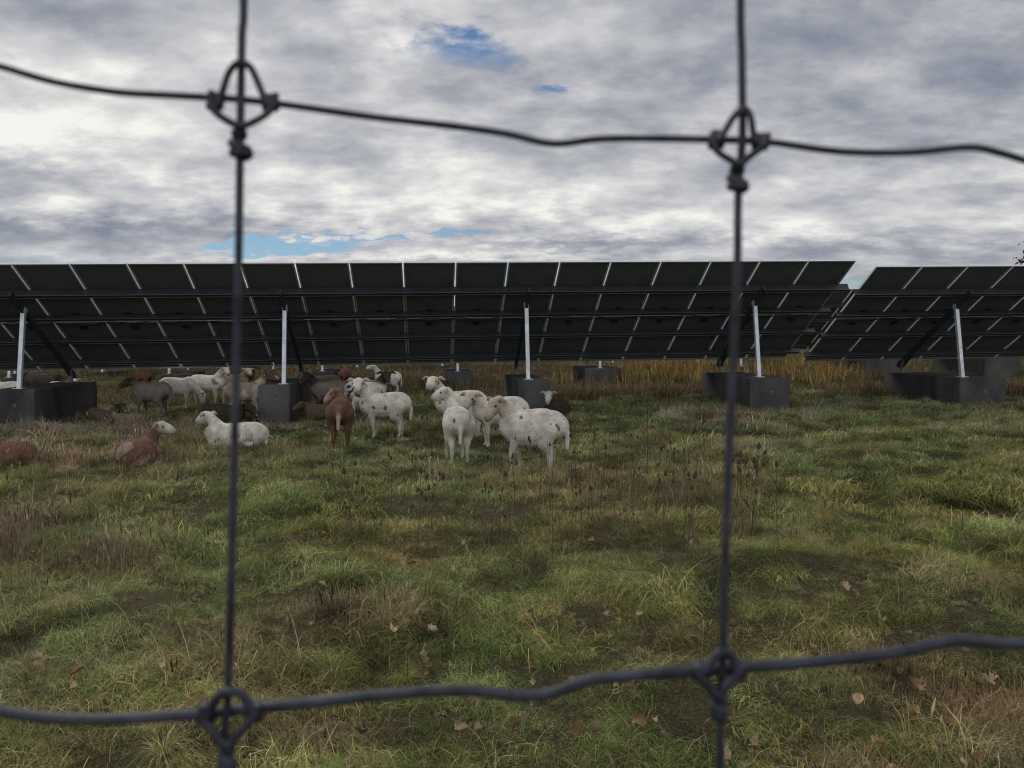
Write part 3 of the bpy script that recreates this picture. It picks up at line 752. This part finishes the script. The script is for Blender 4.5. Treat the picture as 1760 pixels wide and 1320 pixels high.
def scatter(name, pts, label_kind='stuff'):
    """pts: list rows x,y,z, rx,ry,rz, scale, idx, r,g,b"""
    A = np.array(pts, dtype=np.float64); n = len(A)
    me = bpy.data.meshes.new(name); me.vertices.add(n); me.vertices.foreach_set('co', A[:, :3].astype(np.float32).ravel())
    def at(nm, ty, data, key):
        a = me.attributes.new(nm, ty, 'POINT'); a.data.foreach_set(key, data)
    at('rot', 'FLOAT_VECTOR', A[:, 3:6].astype(np.float32).ravel(), 'vector')
    at('scl', 'FLOAT', A[:, 6].astype(np.float32), 'value'); at('idx', 'INT', A[:, 7].astype(np.int32), 'value')
    at('tint', 'FLOAT_COLOR', np.concatenate([A[:, 8:11], np.ones((n, 1))], 1).astype(np.float32).ravel(), 'color')
    o = obj(name, me); tag(o, kind=label_kind)
    ng = bpy.data.node_groups.new(name, 'GeometryNodeTree')
    ng.interface.new_socket('Geometry', in_out='INPUT', socket_type='NodeSocketGeometry'); ng.interface.new_socket('Geometry', in_out='OUTPUT', socket_type='NodeSocketGeometry')
    g = NT(ng)
    gin = g.node('NodeGroupInput'); gout = g.node('NodeGroupOutput')
    ci = g.node('GeometryNodeCollectionInfo', transform_space='ORIGINAL'); ci.inputs['Collection'].default_value = TPL
    ci.inputs['Separate Children'].default_value = True; ci.inputs['Reset Children'].default_value = True
    def na(nm, ty):
        x = g.node('GeometryNodeInputNamedAttribute', data_type=ty); x.inputs['Name'].default_value = nm
        return [s for s in x.outputs if s.enabled and s.name == 'Attribute'][0]
    e2r = g.node('FunctionNodeEulerToRotation'); g.l.new(na('rot', 'FLOAT_VECTOR'), e2r.inputs[0])
    iop = g.node('GeometryNodeInstanceOnPoints')
    g.l.new(gin.outputs[0], iop.inputs['Points']); g.l.new(ci.outputs[0], iop.inputs['Instance']); iop.inputs['Pick Instance'].default_value = True
    g.l.new(na('idx', 'INT'), iop.inputs['Instance Index']); g.l.new(e2r.outputs[0], iop.inputs['Rotation']); g.l.new(na('scl', 'FLOAT'), iop.inputs['Scale'])
    g.l.new(iop.outputs[0], gout.inputs[0])
    md = o.modifiers.new('scatter', 'NODES'); md.node_group = ng
    return o

# hand-placed zones given by where they lie on the ground: (px, py, radius along x m, radius along y m)
def zone(lst):
    out = []
    for (px, py, rx, ry, a) in lst:
        x, y = ground(px, py); out.append((x, y, rx, ry, a))
    return out
def zval(Z, x, y):
    v = np.zeros_like(x)
    for (cx, cy, rx, ry, a) in Z: v += a*np.exp(-((x-cx)/rx)**2-((y-cy)/ry)**2)
    return v
Zdry = zone([(190, 950, .5, .9, .6), (20, 900, .4, .8, .8), (250, 740, 2.4, 2.2, .55), (660, 1070, .5, .35, .9), (1090, 1080, .5, .4, .5), (480, 1080, .4, .35, .45), (180, 1150, .6, .5, .4), (1650, 1190, .6, .3, .7),
             (1130, 820, 1.5, 1.8, .45), (1300, 720, 2., 1.6, .4), (560, 1270, .4, .25, .7), (1560, 690, 2.5, 1.0, .3), (900, 960, .8, .5, .2), (1400, 1280, .5, .2, .4)])
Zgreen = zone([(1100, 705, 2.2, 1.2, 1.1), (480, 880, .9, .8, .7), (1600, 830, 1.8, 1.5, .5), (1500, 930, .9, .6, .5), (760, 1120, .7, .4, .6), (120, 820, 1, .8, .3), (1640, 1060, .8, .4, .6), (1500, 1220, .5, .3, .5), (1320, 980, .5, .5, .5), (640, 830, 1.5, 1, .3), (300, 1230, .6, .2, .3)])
Zdark = zone([(990, 1150, .25, .10, 1), (1130, 1230, .22, .10, 1), (300, 965, .2, .2, 1), (440, 940, .25, .25, .8), (60, 1110, .3, .15, 1), (1210, 955, .5, .3, .7), (1430, 980, .4, .3, .7), (700, 1160, .25, .12, .6), (350, 1140, .3, .1, .6), (1480, 1215, .3, .1, .8), (60, 1240, .3, .1, .6), (720, 1240, .25, .08, .6), (860, 880, .5, .5, .6)])
for _ in range(46):
    qx, qy = ground(random.uniform(0, 1760), 860+460*random.random()); q_ = random.uniform(.06, .2); Zdark.append((qx, qy, q_*1.3, q_*.8, random.uniform(.5, 1)))
pts = []
def sow(key, y0, y1, dens, sc):
    xm = .66*y1+3.2
    n = int(dens*2*xm*(y1-y0))
    x = rng.uniform(-xm, xm, n); y = rng.uniform(y0, y1, n)
    keep = np.abs(x) < .66*y+3.2; x, y = x[keep], y[keep]
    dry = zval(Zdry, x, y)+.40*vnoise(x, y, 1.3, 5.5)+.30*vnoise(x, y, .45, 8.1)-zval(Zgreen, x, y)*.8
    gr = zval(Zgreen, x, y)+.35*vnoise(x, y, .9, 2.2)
    dk = zval(Zdark, x, y)
    bumpy = vnoise(x, y, .38, 6.6)
    z = gheight(x, y)
    hue = vnoise(x, y, .7, 12.2); val = vnoise(x, y, .27, 4.4); fin = vnoise(x, y, .11, 14.4)
    r = rng.random((len(x), 6))
    near = key == 'near'
    for i in range(len(x)):
        if r[i, 5] < dk[i]*.5: continue
        s = dry[i]+(r[i, 0]-.5)*.7
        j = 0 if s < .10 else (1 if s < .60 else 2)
        if j == 2 and s > .9 and r[i, 1] < .15: j = 3
        sc_ = sc*(.65+.6*r[i, 2]**1.5)*(1+.5*bumpy[i])*(1-.5*min(dk[i], 1))*(.8 if j == 3 else 1)
        g = (1.0+.66*val[i]+.42*fin[i]+.4*(r[i, 3]-.5))
        fr = y[i]; tr = 1+.14*hue[i]; tb = 1-.05*hue[i]
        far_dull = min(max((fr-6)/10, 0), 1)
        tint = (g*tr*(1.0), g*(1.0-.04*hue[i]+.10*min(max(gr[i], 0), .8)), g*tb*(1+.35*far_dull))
        idx = gi[key, j][int(r[i, 4]*2.999)]
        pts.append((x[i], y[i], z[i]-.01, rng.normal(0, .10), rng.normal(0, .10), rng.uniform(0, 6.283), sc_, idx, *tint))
sow('near', 1.2, 4.0, 340, 1.0)
sow('near', 4.0, 7.0, 190, 1.1)
sow('mid', 6.5, 12, 62, 1.0)
sow('mid', 12, 20.5, 36, 1.15)
n = 6500
x = rng.uniform(-14, 14, n); y = 1.3+17.5*rng.random(n)**1.25
k = np.abs(x) < .66*y+1.4; x, y = x[k], y[k]
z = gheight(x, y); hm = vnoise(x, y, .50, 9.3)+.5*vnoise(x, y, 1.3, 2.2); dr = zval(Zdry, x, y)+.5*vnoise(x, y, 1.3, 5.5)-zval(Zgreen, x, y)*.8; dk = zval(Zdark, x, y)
for i in range(len(x)):
    if random.random() > .5+.9*hm[i] or random.random() < dk[i]*.85: continue
    j = 1 if dr[i]+random.gauss(0, .3) > .33 else 0
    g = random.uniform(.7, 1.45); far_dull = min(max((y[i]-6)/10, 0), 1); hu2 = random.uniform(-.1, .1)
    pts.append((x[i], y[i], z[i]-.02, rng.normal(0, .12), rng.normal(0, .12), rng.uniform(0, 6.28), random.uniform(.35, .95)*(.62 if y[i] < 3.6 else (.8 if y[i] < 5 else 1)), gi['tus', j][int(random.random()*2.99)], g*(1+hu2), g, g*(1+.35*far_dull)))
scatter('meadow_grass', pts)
# under and beyond the arrays
pts = []
n = 15000
x = rng.uniform(-52, 52, n); y = 19.5+rng.random(n)**1.5*45
k = np.abs(x) < .66*y+3; x, y = x[k], y[k]; z = gheight(x, y); dv_ = vnoise(x, y, 3.0, 7.7)
for i in range(len(x)):
    rr = random.random(); j = 0 if dv_[i]+rr*.8 < .35 else 1
    g = random.uniform(.7, 1.15)
    g *= .55 if j else .7; pts.append((x[i], y[i], z[i]-.02, 0, 0, rng.uniform(0, 6.28), random.uniform(.6, 1.15)*(1.2 if j else 1), gi['far', j][random.random() < .5], g, g*.93, g*.9))
scatter('far_meadow', pts)
# golden tall grass behind the long table
pts = []
Zg = zone([(1190, 652, 1.9, 2.2, 1.1), (1060, 652, 1.2, 2, .35), (1375, 650, .9, 2., .8)])
for _ in range(9000):
    x_, y_ = random.uniform(-2, 18), random.uniform(22, 46)
    v = float(zval(Zg, np.array([x_]), np.array([y_]))[0])*(1 if y_ < 36 else 2)
    if random.random() < v:
        g = random.uniform(.6, 1.3); pts.append((x_, y_, gz(x_, y_), 0, 0, random.uniform(0, 6.28), random.uniform(.8, 1.5), gi['far', 2][random.random() < .5], g, g, g))
scatter('golden_reeds', pts)
# tall reddish dead weeds on the left
pts = []
Zw = zone([(20, 935, .3, .5, .5), (185, 965, .3, .4, .4), (210, 800, .8, 1.0, .4), (330, 780, 1.5, 1.5, .22), (60, 720, 2.5, 1.2, .35), (640, 1090, .14, .12, .3), (1240, 870, .5, .8, .25)])
Zws = zone([(22, 940, .28, .45, 1), (-30, 960, .3, .4, 1), (185, 985, .30, .35, 1), (215, 940, .2, .3, .7), (1130, 880, .9, 1.0, .16)])
for _ in range(5200):
    x_, y_ = random.uniform(-5.5, 3), random.uniform(4.2, 9)
    v = float(zval(Zws, np.array([x_]), np.array([y_]))[0])
    if random.random() < v*.085:
        g = random.uniform(.8, 1.4); pts.append((x_, y_, gz(x_, y_), 0, 0, random.uniform(0, 6.28), random.uniform(.75, 1.3), gi['tus', 2][random.random() < .5], g, g, g))
for _ in range(9000):
    x_, y_ = random.uniform(-9, 5), random.uniform(3.5, 15)
    v = float(zval(Zw, np.array([x_]), np.array([y_]))[0])
    if random.random() < v*.26:
        g = random.uniform(.6, 1.2); key = 'near' if y_ < 7 else 'mid'
        pts.append((x_, y_, gz(x_, y_), 0, 0, random.uniform(0, 6.28), random.uniform(.6, 1.05), gi[key, 3][int(random.random()*2.99)], g, g*.95, g))
scatter('dead_weeds', pts)

# ------------------------------------------------------------------ teasels
def teasel_proto(kind):
    root = empty('teasel')
    H = (.62, .72, .55, .66)[kind]; rn = random.Random(kind*7+3)
    c = ((.13, .09, .06), (.10, .072, .052), (.17, .125, .08), (.11, .08, .055))[kind]
    st = MB(); lean = rn.uniform(-.06, .06)
    main = [(lean*t*t, lean*.6*t, H*t) for t in (0, .3, .6, .85, 1)]
    st.tube(main, [.0042, .0038, .003, .0024, .002], 5, c)
    heads = [Vector(main[-1])]
    for i in range((3, 2, 4, 0)[kind]):
        t = rn.uniform(.45, .8); s = rn.choice((-1, 1)) if i > 1 else (-1, 1)[i % 2]
        a = rn.uniform(-.8, .8)+(0 if s > 0 else pi); b0 = Vector((lean*t*t, lean*.6*t, H*t)); L = rn.uniform(.10, .2)
        tip = b0+Vector((cos(a)*L*.55, sin(a)*L*.55, L))
        st.tube([b0, b0+Vector((cos(a)*L*.4, sin(a)*L*.4, L*.35)), tip], [.0026, .0022, .0018], 4, c); heads.append(tip)
    for i in range(4):    # dead stem leaves
        z = H*rn.uniform(.15, .6); a = rn.uniform(0, 6.28); blade(st, 0, 0, rn.uniform(.08, .14), .008, 1.0, a, .9, c, 3, z)
    st.build('stem', M['plant'], root)
    for q, hp in enumerate(heads):
        hb = MB(); r = .0135*(1.15 if q == 0 else .85); L = .044*(1.2 if q == 0 else .85)
        hc = (.070, .050, .036) if kind != 2 else (.13, .095, .065)
        hb.tube([hp+Vector((0, 0, z*L)) for z in (0, .12, .4, .75, 1)], [r*.5, r*.95, r, r*.7, r*.15], 8, hc)
        for _ in range(46):
            z = rn.uniform(.05, .95); a = rn.uniform(0, 6.28); rr = r*(1-.5*abs(z-.4)); p = hp+Vector((cos(a)*rr*.8, sin(a)*rr*.8, z*L)); d = Vector((cos(a), sin(a), .6)).normalized()*.012
            t_ = Vector((-sin(a), cos(a), 0))*.0015; hb.add([p-t_, p+t_, p+d], [(0, 1, 2)], hc)
        for _ in range(5):
            a = rn.uniform(0, 6.28); d = Vector((cos(a)*.035, sin(a)*.035, .028)); t_ = Vector((-sin(a), cos(a), 0))*.0014
            hb.add([hp-t_, hp+t_, hp+d], [(0, 1, 2)], hc)
        hb.build('seed_head', M['plant'], root)
    return root
protos = [teasel_proto(k) for k in range(4)]; used = [False]*4
rt_ = random.Random(5)
spots_t = [(1277, 912, 0, 1.05, 'tallest teasel right of the right fence wire with dark oval heads'), (1291, 915, 1, 1.02, 'teasel with two dark heads right of the tallest one'), (1300, 932, 3, .60, 'short pale single teasel right of the cluster by the wire'),
           (1286, 900, 1, .8, None), (1268, 890, 0, .9, None), (610, 955, 3, .95, 'lone dark stalk left of centre below the staring sheep'), (718, 940, 1, .9, None), (742, 915, 1, .9, None), (880, 930, 3, .9, None)]
for _ in range(66):
    a = rt_.random()
    if a < .62: px_, py_ = rt_.gauss(1090, 120), rt_.gauss(885, 50)
    elif a < .84: px_, py_ = rt_.gauss(860, 110), rt_.gauss(885, 50)
    else: px_, py_ = rt_.uniform(560, 760), rt_.uniform(830, 960)
    if px_ > 1245: px_ -= 90
    spots_t.append((px_, min(max(py_, 800), 975), rt_.choice((0, 1, 1, 2, 3, 3)), rt_.uniform(.55, .95), None))
spots_t += [(1655, 905, 3, .75, 'lone thin stalk standing in the green grass on the right'), (1440, 720, 3, .9, 'thin pale stalk in front of the wide grey block'), (1330, 880, 3, .5, None)]
for (px_, py_, k, s, lab) in spots_t:
    gx, gy = ground(px_, py_)
    o = protos[k] if not used[k] else copy_tree(protos[k]); used[k] = True
    o.location = (gx, gy, gz(gx, gy)-.02); o.rotation_euler = (rt_.gauss(0, .05), rt_.gauss(0, .07), rt_.uniform(0, 6.28)); o.scale = (s,)*3
    tag(o, lab or 'thin dead teasel stalk with dark seed head among many others in the meadow', 'teasel', 'dead teasel stalks')

# ------------------------------------------------------------------ fallen leaves
def mk_leafmat():
    mt, nt = material('dead_leaf')
    oi = nt.node('ShaderNodeObjectInfo').outputs['Random']; tc = nt.node('ShaderNodeTexCoord').outputs['Object']
    f = nt.noise(tc, 30, 5, .6)
    c = nt.ramp(oi, [(0, (.34, .22, .10)), (.4, (.17, .12, .065)), (.7, (.48, .36, .21)), (1, (.10, .075, .048))])
    c = nt.mix(nt.maprange(f, .45, .7, 0, .5), c, (.10, .06, .045))
    finish(nt, c, .7, 0, .3, f, .4, .003); return mt
M['leaf'] = mk_leafmat()
def leaf_mesh(sd):
    rn = random.Random(sd); n = 15; bm = bmesh.new(); L = .5
    cur = rn.uniform(6, 22); tw = rn.uniform(-2.5, 2.5); cup = rn.uniform(8, 26); ph = rn.uniform(0, 6)
    rows = []
    for i in range(15):
        t = i/14; w = .034*(sin(pi*min(t*.97+.03, 1))**.62)*(1+.13*sin(t*23+ph)+.06*sin(t*51+ph))+.0006
        row = []
        for j in range(9):
            u = (j/8*2-1); x = u*w; y = (t-.5)*.078
            ang = tw*y*12
            z = cup*x*x*2.2+cur*y*y*(1.0 if y > 0 else .3)+.0035*sin(u*9+t*11+ph)+.002*sin(t*31)
            x = sin(x*cup*1.3)/(cup*1.3)
            row.append(bm.verts.new((x*cos(ang)-z*sin(ang), y, x*sin(ang)+z*cos(ang))))
        rows.append(row)
    for a, b in zip(rows, rows[1:]):
        for j in range(8): bm.faces.new((a[j], a[j+1], b[j+1], b[j]))
    me = bpy.data.meshes.new('leaf_blade'); bm.to_mesh(me); bm.free(); me.materials.append(M['leaf'])
    me.polygons.foreach_set("use_smooth", [True]*len(me.polygons))
    sb = MB(); sb.tube([(0, -.042, .002), (0, -.06, .006), (.004, -.078, .012)], .0011, 5); sm = sb.mesh('leaf_stalk'); sm.materials.append(M['leaf'])
    return me, sm
lms = [leaf_mesh(s) for s in range(7)]
LV = [(800, 1248, 1.15, 'large curled orange brown leaf below the dip in the lower wire'), (772, 1276, .8, 'curled leaf left of and below the large orange brown one'), (791, 1298, .7, 'small pale leaf at the bottom, under the large orange brown one'),
      (822, 1288, .7, None), (890, 1292, .85, 'pale curled leaf at the bottom centre of the photo'), (993, 1302, .9, 'upright curled leaf at the bottom, right of centre'), (957, 1278, .5, None), (1102, 1278, .9, 'flat orange leaf in front of the dark hollow left of the right wire'),
      (628, 1286, .8, 'curled leaf at the bottom, left of centre'), (710, 992, 1.1, 'grey brown crumpled leaf in the middle distance left of centre'), (1017, 938, 1.2, 'dark crumpled leaf in the middle distance right of centre'), (1185, 957, 1.1, 'orange leaf just left of the right wire'),
      (1575, 1182, 1.0, 'curled brown leaf lying right of the right wire near the bottom'), (1690, 1172, 1.2, 'large flat brown leaf near the right edge'), (1700, 1190, .8, None), (1545, 1150, .6, None), (1522, 963, 1.0, 'pale leaf in the green grass on the right'),
      (1475, 1212, .8, None), (1510, 1280, .8, None), (700, 1100, .9, None), (672, 1108, .9, None), (605, 1086, .7, None), (80, 1205, 1., 'brown leaf just above the lower wire at the left'), (135, 1210, .9, None), (340, 1306, 1.5, 'large pinkish brown leaf at the bottom left of the left wire'),
      (725, 1155, .9, None), (735, 1168, .7, None), (1025, 1190, .9, None), (1230, 745, .8, None), (1450, 1020, .8, None), (1470, 1030, .7, None), (550, 985, .6, None), (800, 935, .9, None), (275, 1010, .7, None), (1395, 1180, .6, None), (1660, 1120, .7, None), (1340, 1005, .7, None), (1100, 1185, .9, None)]
rl = random.Random(3)
for _ in range(70):
    LV.append((rl.uniform(20, 1740), 880+440*rl.random()**.7, rl.uniform(.4, .85), None))
for i, (px_, py_, s, lab) in enumerate(LV):
    gx, gy = ground(px_, py_); bme, sme = lms[i % 7]
    root = empty('fallen_leaf', (gx, gy, gz(gx, gy)+.055+(.03 if lab else 0)), 0); root.rotation_euler = (rl.gauss(0, .5), rl.gauss(0, .5), rl.uniform(0, 6.28)); root.scale = (s*.82,)*3
    o = bpy.data.objects.new('leaf_blade', bme); COL.objects.link(o); o.parent = root
    o = bpy.data.objects.new('leaf_stalk', sme); COL.objects.link(o); o.parent = root
    tag(root, lab or 'small dead brown leaf lying in the grass like many around it', 'leaf', 'fallen leaves in the grass')

# ------------------------------------------------------------------ tree at the right edge
def tree(px, ytop, Yd, cr, label):
    top = at_depth(px, ytop, Yd); gx, gy = top.x, top.y; g0 = gz(gx, gy); H = top.z-g0
    root = empty('autumn_tree', (gx, gy, g0)); rn = random.Random(9)
    tr = MB(); tr.tube([(0, 0, -.2), (.1, 0, H*.2), (0, .1, H*.5), (.1, 0, H*.9)], [.28, .22, .15, .04], 10)
    ends = []
    for i in range(30):
        z = H*rn.uniform(.22, .92); a = rn.uniform(0, 6.28); L = cr*rn.uniform(.5, 1)*(1-.6*abs(z/H-.5))
        e = Vector((cos(a)*L, sin(a)*L, z+L*.45)); tr.tube([(0, 0, z), (e.x*.5, e.y*.5, z+L*.15), e], [.07, .045, .012], 5); ends.append(e)
        for _ in range(3):
            e2 = e*rn.uniform(.6, 1)+Vector((rn.gauss(0, .4), rn.gauss(0, .4), rn.gauss(.1, .3))); tr.tube([e*.7+Vector((0, 0, z*.3)), e2], [.02, .006], 4); ends.append(e2)
    tr.build('trunk', M['bark'], root, True)
    cn = MB()
    for e in ends:
        for _ in range(200):
            p = e+Vector((rn.gauss(0, .42), rn.gauss(0, .42), rn.gauss(0, .35))); s = rn.uniform(.08, .15)
            n = Vector((rn.gauss(0, 1), rn.gauss(0, 1), rn.gauss(0, 1))).normalized(); u = n.orthogonal().normalized()*s; v = n.cross(u)
            c = rn.choice(((.16, .05, .035), (.20, .07, .04), (.11, .045, .03), (.14, .09, .035)))
            cn.add([p-u, p-v*.6, p+u, p+v*.6], [(0, 1, 2, 3)], c)
    cn.build('crown', M['plant'], root)
    tag(root, label, 'tree')
tree(1848, 422, 48, 2.7, 'reddish autumn tree behind the solar tables, its crown just entering at the right edge')

# ------------------------------------------------------------------ render settings
scn.render.engine = 'CYCLES'
scn.cycles.use_denoising = True; scn.cycles.filter_width = 1.15
scn.cycles.max_bounces = 4; scn.cycles.diffuse_bounces = 2; scn.cycles.glossy_bounces = 2; scn.cycles.transmission_bounces = 3; scn.cycles.transparent_max_bounces = 4
scn.view_settings.view_transform = 'Standard'; scn.view_settings.look = 'None'; scn.view_settings.exposure = .1; scn.view_settings.gamma = 1
